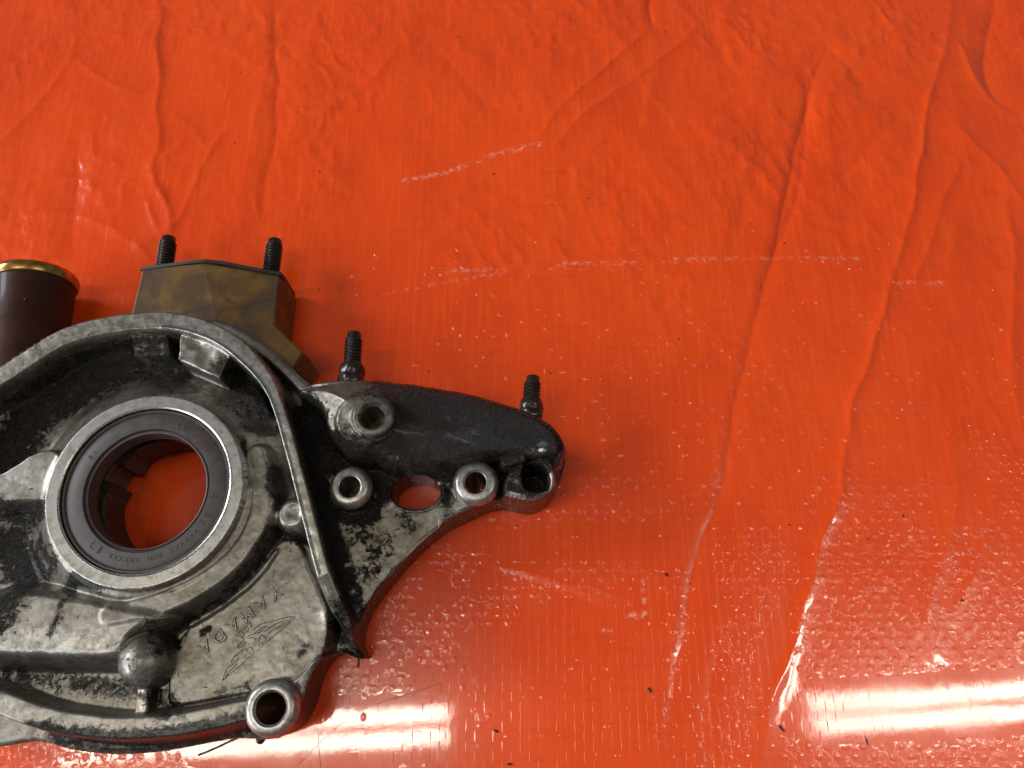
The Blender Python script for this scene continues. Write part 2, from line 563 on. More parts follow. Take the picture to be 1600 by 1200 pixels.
def build_tarp():
    xs = axis(-245.0, 245.0, .72, 900)
    ys = axis(-62.0, 300.0, .72, 900)
    X, Y = np.meshgrid(xs, ys)
    Z = np.zeros_like(X)
    far = np.clip((Y - 35) / 140, 0, 1)
    right = np.clip((X - 40) / 80, 0, 1)
    calm = .025 + .975 * far ** 1.2 + .10 * right * np.clip((Y - 10) / 60, 0, 1)
    wx, wy = X + 4 * vnoise(X, Y, 30, 1), Y + 4 * vnoise(X, Y, 26, 2)
    Z += calm * (.85 * vnoise(wx, wy, 42, 3) + .40 * vnoise(wx, wy * .7, 17, 4))
    # fine crumple of the plastic film
    for sc_, am in ((7.5, .30), (4.0, .15), (2.1, .055)):
        Z += (.10 + .90 * calm) * am * (1 - 2 * np.abs(vnoise(wx + .35 * wy, wy - .2 * wx, sc_, int(60 + sc_ * 3))) ** .8) * (.55 + .45 * vnoise(X, Y, 35, 71)) * np.clip((Y - 20) / 60, 0, 1)
    # many small straight creases from folding
    cr = random.Random(5)
    wx2, wy2 = X + 1.6 * vnoise(X, Y, 12, 22), Y + 1.6 * vnoise(X, Y, 12, 23)
    for i in range(230):
        cxx, cyy = cr.uniform(-230, 230), 300 - 265 * cr.random() ** 1.4
        L = cr.uniform(12, 60)
        an = math.radians(cr.choice([90, 90, 60, 120, 40, 140, 15, 165]) + cr.uniform(-18, 18))
        ddx, ddy = math.cos(an), math.sin(an)
        al = (wx2 - cxx) * ddx + (wy2 - cyy) * ddy
        ac = -(wx2 - cxx) * ddy + (wy2 - cyy) * ddx
        env = np.clip(1 - (al / L) ** 2, 0, 1)
        wdt = cr.choice([cr.uniform(.7, 1.6), cr.uniform(1.2, 3.6)])
        asym = np.where(ac > 0, wdt, wdt * cr.uniform(1.0, 3.0))
        Z += calm * cr.choice([-1, 1, 1]) * cr.uniform(.05, .14) * wdt * env * np.exp(-np.abs(ac) / asym)
    fine_x = (X > -240) & (X < 240)
    for pts, h, wl, wr in CREASES:
        p = chaikin(WP(pts, 0.0), 2, False)
        jx = X + 1.6 * vnoise(X, Y, 16, 21) + .3 * vnoise(X, Y, 5, 24)
        d, s, t = seg_dist(jx, Y, p)
        w = np.where(s > 0, wr, wl)      # s>0: left of the run; runs go down the picture, so that is the picture's right
        prof = np.exp(-d / w) * np.clip(1 - d / (4.5 * w), 0, 1) ** 2
        tip = np.clip(np.minimum(t, 1 - t) / .18, 0, 1) ** .7
        tip = np.where(d < 14 * max(wl, wr), tip, 0)
        Z += h * (1 - .70 * t * (abs(h) > .97)) * prof * tip * (1 + .25 * vnoise(X, Y, 11, 8))
    bl = np.zeros_like(X)
    patch = vnoise(X, Y, 8, 31) * .5 + vnoise(X, Y, 3.5, 32) * .35
    for pts, a, w in BLISTER:
        d, _, _ = seg_dist(X, Y, WP(pts, 0.0))
        bl = np.maximum(bl, a * np.exp(-(d / w) ** 2))
    bl = np.clip(2.3 * bl * (1.0 + 1.1 * patch), 0, 1)
    bl = np.where(bl < .05, 0, bl)
    bl = np.maximum(bl, (.15 + .14 * patch) * np.clip((X + 60) / 60, 0, 1) * np.clip((170 - Y) / 60, 0, 1))
    # tightly stretched strips of the foreground, free of blisters
    for pts, w in (([(330, 1150), (690, 1136)], 6.5), ([(1275, 1112), (1640, 1094)], 6.5)):
        d, _, _ = seg_dist(X, Y, WP(pts, 0.0))
        bl = bl * (1 - .98 * fall(d, w + 1.0, 4.5))
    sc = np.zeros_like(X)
    for pts, a, w in SCUFF_GLINT:
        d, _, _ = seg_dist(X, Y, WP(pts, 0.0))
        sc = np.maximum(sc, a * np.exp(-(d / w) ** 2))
    wv = .25 + .75 * np.clip((90 - Y) / 90, 0, 1)
    # flat under the pump
    ped = poly_sdf(X, Y, WP([(-250, 480), (300, 400), (480, 480), (890, 600), (890, 780), (600, 1000), (480, 1150), (100, 1190), (-250, 1190)], 5))
    k = np.clip((ped + 2) / 14, 0, 1)
    k = k * k * (3 - 2 * k)
    Z = Z * (.12 + .88 * k)
    Z = np.where(ped < 4, np.minimum(Z, .45 + 0 * Z), Z)
    ny, nx = X.shape
    co = np.stack([X, Y, Z + TARP_Z], -1).reshape(-1, 3) * MM
    me = bpy.data.meshes.new("tarp")
    idx = np.arange(nx * ny).reshape(ny, nx)
    quads = np.stack([idx[:-1, :-1], idx[:-1, 1:], idx[1:, 1:], idx[1:, :-1]], -1).reshape(-1, 4)
    me.vertices.add(len(co))
    me.vertices.foreach_set("co", co.astype(np.float32).ravel())
    me.loops.add(quads.size)
    me.loops.foreach_set("vertex_index", quads.astype(np.int32).ravel())
    me.polygons.add(len(quads))
    me.polygons.foreach_set("loop_start", np.arange(0, quads.size, 4, dtype=np.int32))
    me.update(calc_edges=True)
    set_attr(me, "blister", bl)
    set_attr(me, "scuff_glint", sc)
    set_attr(me, "puff", np.interp(Y, [-20, 30, 80, 150], [.75, 1.1, 1.75, 2.2]))
    set_attr(me, "weave", wv)
    o = link_mesh("tarp", me, M_TARP)
    o['label'] = "creased glossy orange woven plastic tarp spread flat under the pump"
    o['category'] = "tarp"
    return o, (xs, ys, Z)


TARP, TARP_GRID = build_tarp()


def tarp_z(x, y):
    xs, ys, Z = TARP_GRID
    i = min(max(np.searchsorted(ys, y), 0), len(ys) - 1)
    j = min(max(np.searchsorted(xs, x), 0), len(xs) - 1)
    return float(Z[i, j])


# ------------------------------------------------------------------ the oil pump
pump = bpy.data.objects.new("oil_pump", None)
COL.objects.link(pump)
pump['label'] = "greasy cast aluminium engine oil pump with crankshaft seal and studded black bracket arm"
pump['category'] = "oil pump"

ZB = 0.6          # underside of the casting
SEAL = W(228, 764, 29)
BORE = 25.0

# outline of the casting: (px, py, level the edge is seen on)
OUT = [(-190, 900, 20), (-200, 800, 25), (-170, 720, 28), (-120, 650, 30), (-60, 602, 30), (0, 573, 30), (40, 546, 30), (90, 514, 30), (130, 500, 30), (175, 491, 30),
       (215, 486, 30), (260, 485, 29), (300, 487, 26), (345, 497, 22), (395, 523, 21), (440, 558, 21), (478, 596, 24),
       (497, 590, 30), (520, 587, 31), (560, 587, 31), (620, 591, 31), (700, 602, 31), (770, 619, 31), (830, 638, 30), (865, 659, 28),
       (884, 685, 26), (888, 702, 22), (879, 740, 8), (867, 774, 1), (850, 796, 1), (830, 805, 1), (808, 801, 1), (788, 795, 1), (768, 799, 1),
       (742, 811, 1), (705, 828, 1), (672, 852, 1), (640, 885, 1), (610, 921, 1), (586, 952, 1), (572, 985, 1), (568, 1012, 3), (568, 1030, 16), (552, 1028, 14),
       (536, 1016, 6), (518, 1036, 1), (504, 1064, 1), (498, 1092, 1), (486, 1122, 1), (462, 1144, 1), (432, 1153, 6), (405, 1156, 12),
       (372, 1152, 10), (330, 1160, 10), (260, 1174, 10), (180, 1180, 10), (110, 1171, 10), (70, 1157, 10), (35, 1160, 10), (0, 1168, 10), (-60, 1165, 10), (-140, 1080, 12)]
OUTW = chaikin(WP(OUT), 2)

RIM = [(-190, 800), (-165, 735), (-115, 668), (-58, 617), (0, 588), (40, 561), (90, 529), (130, 515), (175, 506), (215, 501), (260, 500), (300, 507), (335, 520), (365, 538), (395, 566),
       (420, 598), (437, 640), (451, 690), (464, 740), (476, 790), (488, 840), (501, 890), (516, 938), (534, 976), (556, 1016)]
BRIM = [(-185, 830), (-190, 940), (-160, 1030), (-80, 1075), (0, 1098), (50, 1118), (100, 1131), (180, 1140), (260, 1136), (330, 1123), (395, 1108)]

SLOT = W(650, 768, 17)
HOLES = {  # name: (px, py, level, outer r, hole r)
    'corner': (422, 1107, 27, 7.1, 4.25),
    'web': (546, 760, 24, 6.1, 3.35),
    'edge': (743, 753, 24, 6.5, 3.35),
    'arm': (582, 650, 36.5, 6.6, 3.5),
}
GRIME = [  # points, amount, half width (mm)
    ([(60, 1140), (110, 1152), (180, 1158), (260, 1154), (330, 1141), (388, 1128)], 1.35, 2.6),
    ([(0, 700), (40, 640), (85, 600), (140, 565), (200, 545)], 1.0, 8), ([(60, 640), (150, 590), (190, 575)], .9, 5),
    ([(150, 542), (215, 536), (275, 536)], .95, 3), ([(215, 575), (265, 600), (245, 560)], .85, 4.5), ([(270, 530), (280, 590)], .95, 3),
    ([(360, 585), (395, 600), (412, 640)], .9, 4), ([(300, 600), (380, 645), (412, 655)], .55, 3),
    ([(463, 640), (478, 700), (500, 790), (525, 880), (550, 950), (562, 985)], 1.0, 3.6), ([(480, 650), (510, 710), (580, 735), (610, 750)], 1.05, 6),
    ([(520, 800), (570, 800), (600, 770), (610, 745)], 1.0, 3.5), ([(690, 760), (700, 800)], .9, 2.5), ([(615, 780), (640, 810)], .55, 4),
    ([(620, 625), (700, 660), (780, 690), (860, 690)], 1.35, 9.5), ([(610, 680), (700, 715), (800, 715), (880, 720)], 1.35, 7), ([(640, 615), (760, 640), (850, 665)], 1.25, 5),
    ([(505, 680), (540, 700), (580, 715)], .85, 3.5), ([(780, 640), (870, 680)], 1.2, 4),
    ([(790, 770), (850, 795)], 1.0, 4), ([(830, 745), (832, 760)], 1.2, 4.5),
    ([(0, 800), (50, 810), (70, 800)], .85, 3.5), ([(0, 850), (35, 900), (10, 960)], 1.0, 6.5), ([(60, 850), (85, 880)], .6, 3.5),
    ([(105, 922), (130, 905), (165, 912)], .95, 2.2), ([(115, 935), (108, 965), (95, 990)], .6, 1.4), ([(40, 920), (30, 960)], .8, 2.5),
    ([(0, 1055), (60, 1065), (130, 1068), (190, 1080)], .62, 3.2), ([(245, 980), (262, 1010)], .8, 3), ([(235, 1090), (262, 1110)], .75, 3),
    ([(60, 1150), (130, 1163), (230, 1160), (330, 1145), (385, 1130)], 1.0, 3.2),
    ([(255, 985), (300, 965), (350, 930), (395, 885), (425, 835)], .75, 1.5),
    ([(432, 735), (432, 770), (437, 790)], .9, 1.6), ([(430, 830), (470, 842), (490, 850)], .75, 2.0),
    ([(525, 975), (535, 1005), (552, 1018)], 1.15, 3.0), ([(320, 983), (312, 988)], .9, 1.1), ([(475, 1010), (463, 1022)], .8, 1.2),
    ([(372, 635), (392, 665), (420, 670)], .75, 3), ([(390, 720), (385, 690)], .6, 1.2),
    ([(560, 990), (640, 880), (700, 838)], .55, 1.5), ([(780, 800), (740, 812), (690, 838), (640, 890), (590, 955)], .95, 2.0),
    ([(540, 830), (590, 850), (560, 900)], .42, 5), ([(500, 1070), (480, 1120)], .55, 2.5),
    ([(415, 1150), (440, 1150)], .7, 2), ([(520, 960), (500, 1030)], .5, 1.5), ([(340, 1080), (380, 1075)], .4, 2),
    ([(200, 1010), (260, 1060)], .3, 3),
]
WARM = [([(60, 760), (120, 650), (200, 610)], 1.0, 6), ([(340, 930), (400, 920), (450, 880), (480, 840)], 1.0, 12), ([(330, 1010), (400, 960)], .9, 10),
        ([(420, 680), (440, 720)], 1.0, 6), ([(545, 840), (600, 830), (650, 830), (700, 810)], 1.0, 9), ([(590, 870), (620, 860)], 1.0, 9), ([(415, 760), (395, 850), (330, 910)], .7, 6),
        ([(60, 880), (90, 850)], 1, 6), ([(300, 625), (370, 650)], .9, 5), ([(505, 730), (530, 720)], .9, 3), ([(540, 620), (600, 640)], .5, 6), ([(700, 810), (740, 790)], .7, 4)]
CLEAN = [([(796, 776), (830, 790), (852, 784)], 1.0, 1.6), ([(861, 745), (867, 765)], .9, 1.2), ([(822, 716), (852, 713)], .8, 1.0), ([(640, 599), (700, 610), (770, 628), (800, 638)], .5, .7),
         ([(520, 610), (570, 600), (600, 640), (560, 680)], .35, 4), ([(600, 790), (660, 800), (700, 800)], .6, 2.5), ([(780, 725), (800, 712)], .6, 1.0)]
BARE = [([(800, 778), (830, 790), (850, 785)], .9, 1.5), ([(858, 745), (864, 762)], .8, 1.2), ([(820, 717), (850, 715)], .6, 1.0), ([(700, 806), (722, 785)], .5, 1.5),
        ([(-60, 617), (40, 561), (130, 515), (215, 501), (300, 507), (365, 538)], .15, 2.6),([(425, 605), (437, 640), (451, 690), (464, 740), (476, 790), (488, 840), (501, 890), (513, 930)], 1.0, 1.6),
        ([(300, 520), (350, 545), (390, 580), (420, 620)], .7, 2.0), ([(190, 1030), (205, 1055), (235, 1062)], .8, 2.5), ([(10, 1000), (100, 1005), (180, 1010)], .6, 4),
        ([(440, 800), (445, 820), (460, 825)], .9, 2.5), ([(280, 560), (345, 592)], .8, 1.0), ([(225, 1070), (222, 1105)], .8, 1.5), ([(0, 735), (80, 750)], .6, 4),
        ([(505, 960), (512, 970)], 1.0, 2.0), ([(0, 1095), (100, 1133), (200, 1143), (300, 1130)], .3, 2), ([(430, 610), (455, 600)], .8, 3.5)]


def build_housing():
    st = .31
    x0, x1 = OUTW[:, 0].min() - 2, OUTW[:, 0].max() + 2
    y0, y1 = OUTW[:, 1].min() - 2, OUTW[:, 1].max() + 2
    xs, ys = np.arange(x0, x1, st), np.arange(y0, y1, st)
    X, Y = np.meshgrid(xs, ys)
    S = poly_sdf(X, Y, OUTW)
    wob = .35 * vnoise(X, Y, 5, 41) + .18 * vnoise(X, Y, 2.2, 42)

    def cap(pts, z, w, f, smooth=True):
        p = WP(pts, z)
        if smooth:
            p = chaikin(p, 2, False)
        d, s, t = seg_dist(X, Y, p)
        return fall(d + wob * .4, w, f), t

    def disc(px, py, z, r, f):
        c = W(px, py, z)
        return fall(np.hypot(X - c[0], Y - c[1]), r, f)

    def poly(pts, z, f):
        d = poly_sdf(X, Y, chaikin(WP(pts, z), 2))
        return fall(d + wob * .5, -f * .5, f), d

    Zf = np.full(X.shape, 10.5)
    Zf += .25 * vnoise(X, Y, 12, 43)

    def raise_to(m, z, k=1.0):
        nonlocal Zf
        Zf = smax(Zf, 10.0 + (z - 10.0) * m, k)

    # floors
    m, _ = poly([(-150, 1040), (-150, 740), (-60, 640), (20, 585), (120, 525), (220, 508), (300, 515), (370, 550), (430, 640), (470, 790), (520, 950), (505, 1050), (440, 1090), (300, 1120), (180, 1130), (60, 1105)], 18, 2.5)
    raise_to(m, 17.2)
    # logo pad and lower right slope
    m, _ = poly([(270, 990), (340, 945), (400, 890), (430, 840), (470, 835), (497, 910), (520, 960), (512, 1020), (490, 1060), (440, 1080), (380, 1090), (300, 1105), (250, 1110)], 19.5, 3.0)
    raise_to(m, 19.4)
    # right web
    m, _ = poly([(440, 640), (500, 620), (700, 640), (880, 690), (870, 775), (845, 790, ), (790, 788), (740, 803), (690, 826), (640, 873), (600, 922), (572, 975), (560, 1010), (520, 950), (480, 800)], 16.5, 2.4)
    raise_to(m, 16.5)
    # lip along the web's free edge
    m, _ = cap([(576, 950, ), (606, 908), (640, 870), (680, 835), (712, 815), (740, 800)], 19, 1.0, 2.2)
    raise_to(m, 18.6)
    m, _ = cap([(700, 815), (718, 790), (735, 775)], 22, 2.2, 2.5)
    raise_to(m, 21)
    # skirt round the seal boss
    dS = np.hypot(X - SEAL[0], Y - SEAL[1])
    ang = np.degrees(np.arctan2(Y - SEAL[1], X - SEAL[0]))
    skirt = np.interp(dS, [29, 31, 36, 41], [27, 26.2, 21.5, 17.0])
    Zf = np.where(dS < 41.5, smax(Zf, skirt, 1.5), Zf)
    # upper-left plateau running out of the boss
    m, _ = poly([(-140, 830), (-100, 760), (0, 735), (60, 690), (110, 700), (110, 790), (40, 790), (-40, 800)], 26, 5)
    raise_to(m, 26, 2)
    # oil gallery: a fat rounded roll round the lower right of the boss
    m, t = cap([(402, 712), (414, 760), (407, 812), (383, 858), (347, 895), (300, 925), (240, 950), (180, 960)], 25, 2.2, 6.2)
    raise_to(m, 26.6, 1.6)
    m, t = cap([(432, 862), (400, 905), (352, 945), (300, 975)], 20, .4, 2.0)
    raise_to(m, 20.6, .8)
    # big low shoulder under the boss, ending in a ball
    m, _ = poly([(-150, 960), (-60, 930), (40, 905), (120, 915), (220, 935), (290, 955), (262, 985), (215, 1000), (205, 1046), (120, 1046), (0, 1042), (-150, 1036)], 26, 9.5)
    raise_to(m, 27.4, 3.0)
    c = W(216, 1032, 28)
    d = np.hypot(X - c[0], Y - c[1])
    ball = 22.5 + np.sqrt(np.clip(7.4 ** 2 - d ** 2, 0, None))
    Zf = np.where(d < 7.4, smax(Zf, ball, 1.0), Zf)
    m, _ = cap([(226, 1062), (223, 1090), (220, 1122)], 22, 1.3, 1.6)
    raise_to(m, 22.5, .6)
    # two blocks on the cavity wall
    def block(pts, z, f, ztop):
        d = poly_sdf(X, Y, WP(pts, z))
        m = fall(d + .25 * wob, -.3 * f, f)
        raise_to(m, ztop + .5 * vnoise(X, Y, 4, 47) * m, .4)
    block([(205, 522), (262, 520), (268, 556), (208, 560)], 26, 1.6, 26.0)
    block([(283, 520), (366, 548), (343, 592), (277, 563)], 27.5, 1.1, 27.8)
    # knob against the long rib
    c = W(455, 803, 25)
    d = np.hypot(X - c[0], Y - c[1])
    k = 19 + np.sqrt(np.clip(6.0 ** 2 - d ** 2, 0, None)) * 1.15
    k = np.minimum(k, 24.6 - .5 * fall(np.hypot(X - c[0] - .8, Y - c[1] - 1.0), 1.0, 2.0))
    Zf = np.where(d < 6.0, smax(Zf, k, .8), Zf)
    # ledge behind the upper right of the rim
    m, _ = cap([(330, 500), (390, 527), (437, 563), (474, 600)], 21, 2.0, 1.6)
    raise_to(m, 21.0, .5)
    # rims
    p = chaikin(WP(RIM, 30.5), 2, False)
    d, s, t = seg_dist(X, Y, p)
    wid = np.interp(t, [0, .45, .58, .66, .94, 1], [3.0, 2.9, 2.7, 1.6, 1.7, .8])
    top = np.interp(t, [0, .55, .7, .9, 1.0], [30.6, 30.6, 30.6, 28.5, 20.0])
    mm = fall(d + .25 * wob, 0, 2.3) if False else np.where(d < wid, 1, fall(d - wid + .2 * wob, 0, 1.6))
    lip = top + .55 * np.clip(1 - np.abs(d - wid * .9) / .7, 0, 1) * (s < 0) * (t > .45)
    Zf = smax(Zf, 10 + (lip - 10) * mm, .5)
    p = chaikin(WP(BRIM, 26), 2, False)
    d, s, t = seg_dist(X, Y, p)
    m = np.where(d < 2.5, 1, fall(d - 2.5 + .3 * wob, 0, 3.4))
    Zf = smax(Zf, 10 + 15.5 * m, .8)
    # corner boss for the bolt sleeve and its buttress
    raise_to(disc(422, 1107, 27, 6.6, 1.6), 26.2, .6)
    m, _ = cap([(440, 1095), (480, 1070), (500, 1045)], 21, 2.5, 4)
    raise_to(m, 20.5, 1.5)
    # black bracket arm
    arm = chaikin(WP([(455, 603), (480, 595), (497, 591), (520, 587), (560, 587), (620, 591), (700, 602), (770, 619), (830, 638), (865, 659), (884, 685), (886, 708), (872, 722), (830, 716), (790, 716), (755, 716),
                      (700, 733), (645, 738), (603, 730), (574, 714), (545, 706), (515, 694), (499, 668), (496, 640), (478, 628), (455, 622)], 30), 2)
    dA = poly_sdf(X, Y, arm)
    depth = np.clip(-dA + .5 * wob, 0, None)
    near = fall(-S, 1.5, 4.0)
    armz = 16 + 9.0 * np.maximum(1 - fall(depth, .2, 2.6), near) + 6.5 * np.sqrt(np.clip(1 - (1 - np.clip(depth / 6.5, 0, 1)) ** 2, 0, 1)) + 3.0 * fall(-depth, -11, 7)
    Zf = np.where(dA < 0, smax(Zf, armz, .8), Zf)
    # hollow between flange edge and the arm's belly
    m, _ = cap([(640, 640), (700, 655), (770, 672), (830, 690)], 31, .5, 6.5)
    Zf = Zf - 2.4 * m * (dA < 0)
    raise_to(disc(565, 655, 34, 7.0, 6.5), 34.5, 1.5)
    raise_to(disc(582, 650, 36, 6.6, 2.8), 36.2, .7)
    raise_to(disc(546, 760, 24, 5.8, 1.6), 23.4, .5)
    raise_to(disc(743, 753, 24, 6.1, 1.8), 23.4, .5)
    # end block with a square-shouldered pocket
    m, _ = poly([(784, 790, ), (782, 750), (800, 722), (872, 706), (872, 770), (850, 790), (815, 793)], 24, 3.2)
    raise_to(m, 24.5, .8)
    m, _ = poly([(816, 727), (852, 730), (860, 765), (838, 770), (818, 765)], 22, 1.6)
    Zf = Zf - (Zf - 11) * m
    m, _ = cap([(790, 722), (815, 715)], 27, 1.2, 2.0)
    raise_to(m, 27.5, .6)
    # boss face of the seal
    bossm = fall(dS, 29.1, .9)
    Zf = smax(Zf, 10 + 19.8 * bossm, .35)
    Zf = np.where(dS < 28.9, 29.8, Zf)
    # slot liner lip
    ex, ey = (X - SLOT[0]) / 7.6, (Y - SLOT[1]) / 5.6
    eR = np.hypot(ex, ey)
    Zf = smax(Zf, 10 + 8.0 * fall(eR, 1.1, .35) * (dA > 1.5), .5)
    Zf = np.where(eR < 1.22, np.minimum(Zf, 18.0 - 3.0 * np.clip((1.22 - eR) / .22, 0, 1) ** 2), Zf)
    # cast skin
    Zf += .06 * vnoise(X, Y, 2.6, 44) + .025 * vnoise(X, Y, 1.1, 45)
    Zf = np.where(dS < 28.9, 29.8, Zf)
    # rounded outer edge
    e = np.clip(1 + S / 1.5, 0, 1)
    Zf -= 1.5 * (1 - np.sqrt(np.clip(1 - e ** 2, 0, 1)))

    # ---- cut-outs
    cut = -S
    ops = [(np.hypot(X - SEAL[0], Y - SEAL[1]) - BORE), (eR - 1) * 6.2]
    for n, (px, py, lv, ro, ri) in HOLES.items():
        c = W(px, py, lv)
        ops.append(np.hypot(X - c[0], Y - c[1]) - (ri + .5))
    solid = cut.copy()
    for q in ops:
        solid = np.minimum(solid, q)
    gy, gx = np.gradient(solid, st)
    gl = np.maximum(np.hypot(gx, gy), .3)
    keepv = solid > -.0001
    quad = keepv[:-1, :-1] & keepv[:-1, 1:] & keepv[1:, 1:] & keepv[1:, :-1]
    used = np.zeros_like(keepv)
    used[:-1, :-1] |= quad
    used[:-1, 1:] |= quad
    used[1:, 1:] |= quad
    used[1:, :-1] |= quad
    cnt = np.zeros(keepv.shape, int)
    cnt[:-1, :-1] += quad
    cnt[:-1, 1:] += quad
    cnt[1:, 1:] += quad
    cnt[1:, :-1] += quad
    bnd = used & (cnt < 4)
    Xs = np.where(bnd, X - solid / gl ** 2 * gx, X)
    Ys = np.where(bnd, Y - solid / gl ** 2 * gy, Y)
    idx = -np.ones(X.shape, int)
    ii = np.argwhere(used)
    idx[used] = np.arange(len(ii))
    verts = np.stack([Xs[used], Ys[used], Zf[used]], -1)
    q = np.argwhere(quad)
    r, c = q[:, 0], q[:, 1]
    faces = np.stack([idx[r, c], idx[r, c + 1], idx[r + 1, c + 1], idx[r + 1, c]], -1)
    # walls down to the underside along every boundary edge
    edges = {}
    for f in faces:
        for a, b in ((f[0], f[1]), (f[1], f[2]), (f[2], f[3]), (f[3], f[0])):
            if (b, a) in edges:
                del edges[(b, a)]
            else:
                edges[(a, b)] = 1
    sol_v = {}
    nv = len(verts)
    extra, efaces = [], []
    levels = (0.0, .12, .5, 1.0)
    bset = {}

    def col(v):
        if v not in bset:
            x, y, z = verts[v]
            ids = []
            for k, l in enumerate(levels):
                ids.append(nv + len(extra))
                extra.append((x, y, z + (ZB - z) * l))
            bset[v] = ids
        return bset[v]

    for (a, b) in edges:
        A, B = col(a), col(b)
        for k in range(len(levels) - 1):
            efaces.append((B[k], A[k], A[k + 1], B[k + 1]))
    allv = np.vstack([verts, np.array(extra)])
    allf = np.vstack([faces, np.array(efaces)])
    me = bpy.data.meshes.new("housing")
    me.vertices.add(len(allv))
    me.vertices.foreach_set("co", (allv * MM).astype(np.float32).ravel())
    me.loops.add(allf.size)
    me.loops.foreach_set("vertex_index", allf.astype(np.int32).ravel())
    me.polygons.add(len(allf))
    me.polygons.foreach_set("loop_start", np.arange(0, allf.size, 4, dtype=np.int32))
    me.update(calc_edges=True)

    VX, VY, VZ = allv.T

    def paint(lst, k_=1.0):
        v = np.zeros(len(allv))
        for pts, a, w in lst:
            P3 = WP(pts, 22)
            d, _, _ = seg_dist(VX, VY, P3)
            v = np.maximum(v, (a * k_) * np.exp(-(d / w) ** 2.6 * .7))
        return v
    g = paint(GRIME, .80)
    g *= 1 - .85 * paint(CLEAN)
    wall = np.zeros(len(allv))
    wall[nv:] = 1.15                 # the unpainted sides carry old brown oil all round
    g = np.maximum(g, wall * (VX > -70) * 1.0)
    ringm = np.hypot(VX - SEAL[0], VY - SEAL[1])
    dr, _, tr = seg_dist(VX, VY, chaikin(WP(RIM, 30.5), 2, False))
    g = g * (1 - .8 * fall(dr, 2.9, 1.8) * np.clip((VZ - 23) / 5, 0, 1) * (tr < .62)) * (1 - .9 * fall(dr, 1.5, .9) * np.clip((VZ - 20) / 5, 0, 1) * (tr >= .6) * (tr < .93))
    g = np.where((ringm < 29.2) & (VZ > 29), -.6, g)
    set_attr(me, "grime", g)
    set_attr(me, "warm", np.clip(paint(WARM) * .75 + .03, 0, 1) * (ringm > 29.2))
    set_attr(me, "bare", np.where((ringm < 29.2) & (VZ > 29), .55, paint(BARE)))
    o = link_mesh("housing", me, M_ALLOY, pump)
    o['label'] = "grimy cast aluminium housing"

    def z_at(x, y):
        i = int(np.clip(round((y - y0) / st), 0, len(ys) - 1))
        j = int(np.clip(round((x - x0) / st), 0, len(xs) - 1))
        return float(Zf[i, j])
    return o, z_at


HOUSING, house_z = build_housing()


def lathe(name, centre, prof, mat, parent, seg=96, rfun=None, closed=True):
    """Turned piece about the vertical: prof = [(r, z)]."""
    v, f = [], []
    n = len(prof)
    for i in range(seg):
        a = 2 * math.pi * i / seg
        for (r, z) in prof:
            rr = rfun(a, r, z) if rfun else r
            v.append((centre[0] + rr * math.cos(a), centre[1] + rr * math.sin(a), z))
    last = n if closed else n - 1
    for i in range(seg):
        j = (i + 1) % seg
        for k in range(last):
            l = (k + 1) % n
            f.append((i * n + k, j * n + k, j * n + l, i * n + l))
    o = mesh_from(name, v, f, mat, parent)
    bm = bmesh.new()
    bm.from_mesh(o.data)
    bmesh.ops.recalc_face_normals(bm, faces=bm.faces)
    bm.to_mesh(o.data)
    bm.free()
    o.data.set_sharp_from_angle(angle=math.radians(38))
    return o


# crankshaft seal
seal = lathe("crankshaft_seal", SEAL,
             [(24.95, 28.2), (24.6, 28.9), (24.0, 28.9), (23.7, 28.45), (23.2, 28.75), (18.75, 28.75), (18.55, 28.5), (18.35, 27.7), (18.0, 27.6), (17.85, 28.1), (17.5, 28.0),
              (17.25, 27.0), (17.5, 24.6), (17.2, 22.8), (18.0, 22.2), (19.0, 25.5), (24.95, 25.0)], M_RUB, pump, 160)
seal['label'] = "dark rubber seal ring with moulded marks"
# bright edge of the bore the seal is pressed into
lathe("bore_edge", SEAL, [(24.98, 27.6), (25.02, 29.78), (25.5, 30.02), (25.75, 29.7), (25.75, 27.6)], M_BORE, pump, 160)
# bore and inner rotor under the seal
lathe("bore_wall", SEAL, [(25.05, 27.4), (25.05, .8), (27.0, .8), (27.0, 27.4)], M_BOREDARK, pump, 128)


def rot_r(a, r, z):
    if r > 22:
        return r
    a2 = a - math.radians(155)
    c = abs(math.cos(a2))
    rr = min(r, 17.6 / c) if c > .2 else r
    if abs((math.degrees(a2) + 180) % 360 - 180) < 9:
        rr = r + 1.6
    return rr


lathe("inner_rotor", SEAL, [(24.6, 1.2), (24.6, 15.5), (19.4, 15.5), (18.9, 15.0), (18.9, 1.8), (19.4, 1.2)], M_BOREDARK, pump, 180, rot_r)


def glyph_mesh(txt, size, mat, name, parent, extrude, bevel_d=0.0, outline=False, font_mat=True):
    cu = bpy.data.curves.new(name, 'FONT')
    cu.body = txt
    cu.size = size
    cu.align_x = 'CENTER'
    cu.align_y = 'CENTER'
    cu.extrude = extrude
    cu.bevel_depth = bevel_d
    cu.resolution_u = 3
    if outline:
        cu.fill_mode = 'NONE'
        cu.bevel_resolution = 1
    tmp = bpy.data.objects.new("tmp", cu)
    COL.objects.link(tmp)
    dg = bpy.context.evaluated_depsgraph_get()
    me = bpy.data.meshes.new_from_object(tmp.evaluated_get(dg))
    bpy.data.objects.remove(tmp)
    bpy.data.curves.remove(cu)
    me.materials.clear()
    return link_mesh(name, me, mat, parent, smooth=False)


def join_into(name, objs, mat, parent):
    bm = bmesh.new()
    for o in objs:
        me = o.data.copy()
        me.transform(o.matrix_basis)
        bm.from_mesh(me)
        bpy.data.meshes.remove(me)
        d = o.data
        bpy.data.objects.remove(o)
        bpy.data.meshes.remove(d)
    me = bpy.data.meshes.new(name)
    bm.to_mesh(me)
    bm.free()
    return link_mesh(name, me, mat, parent, smooth=False)


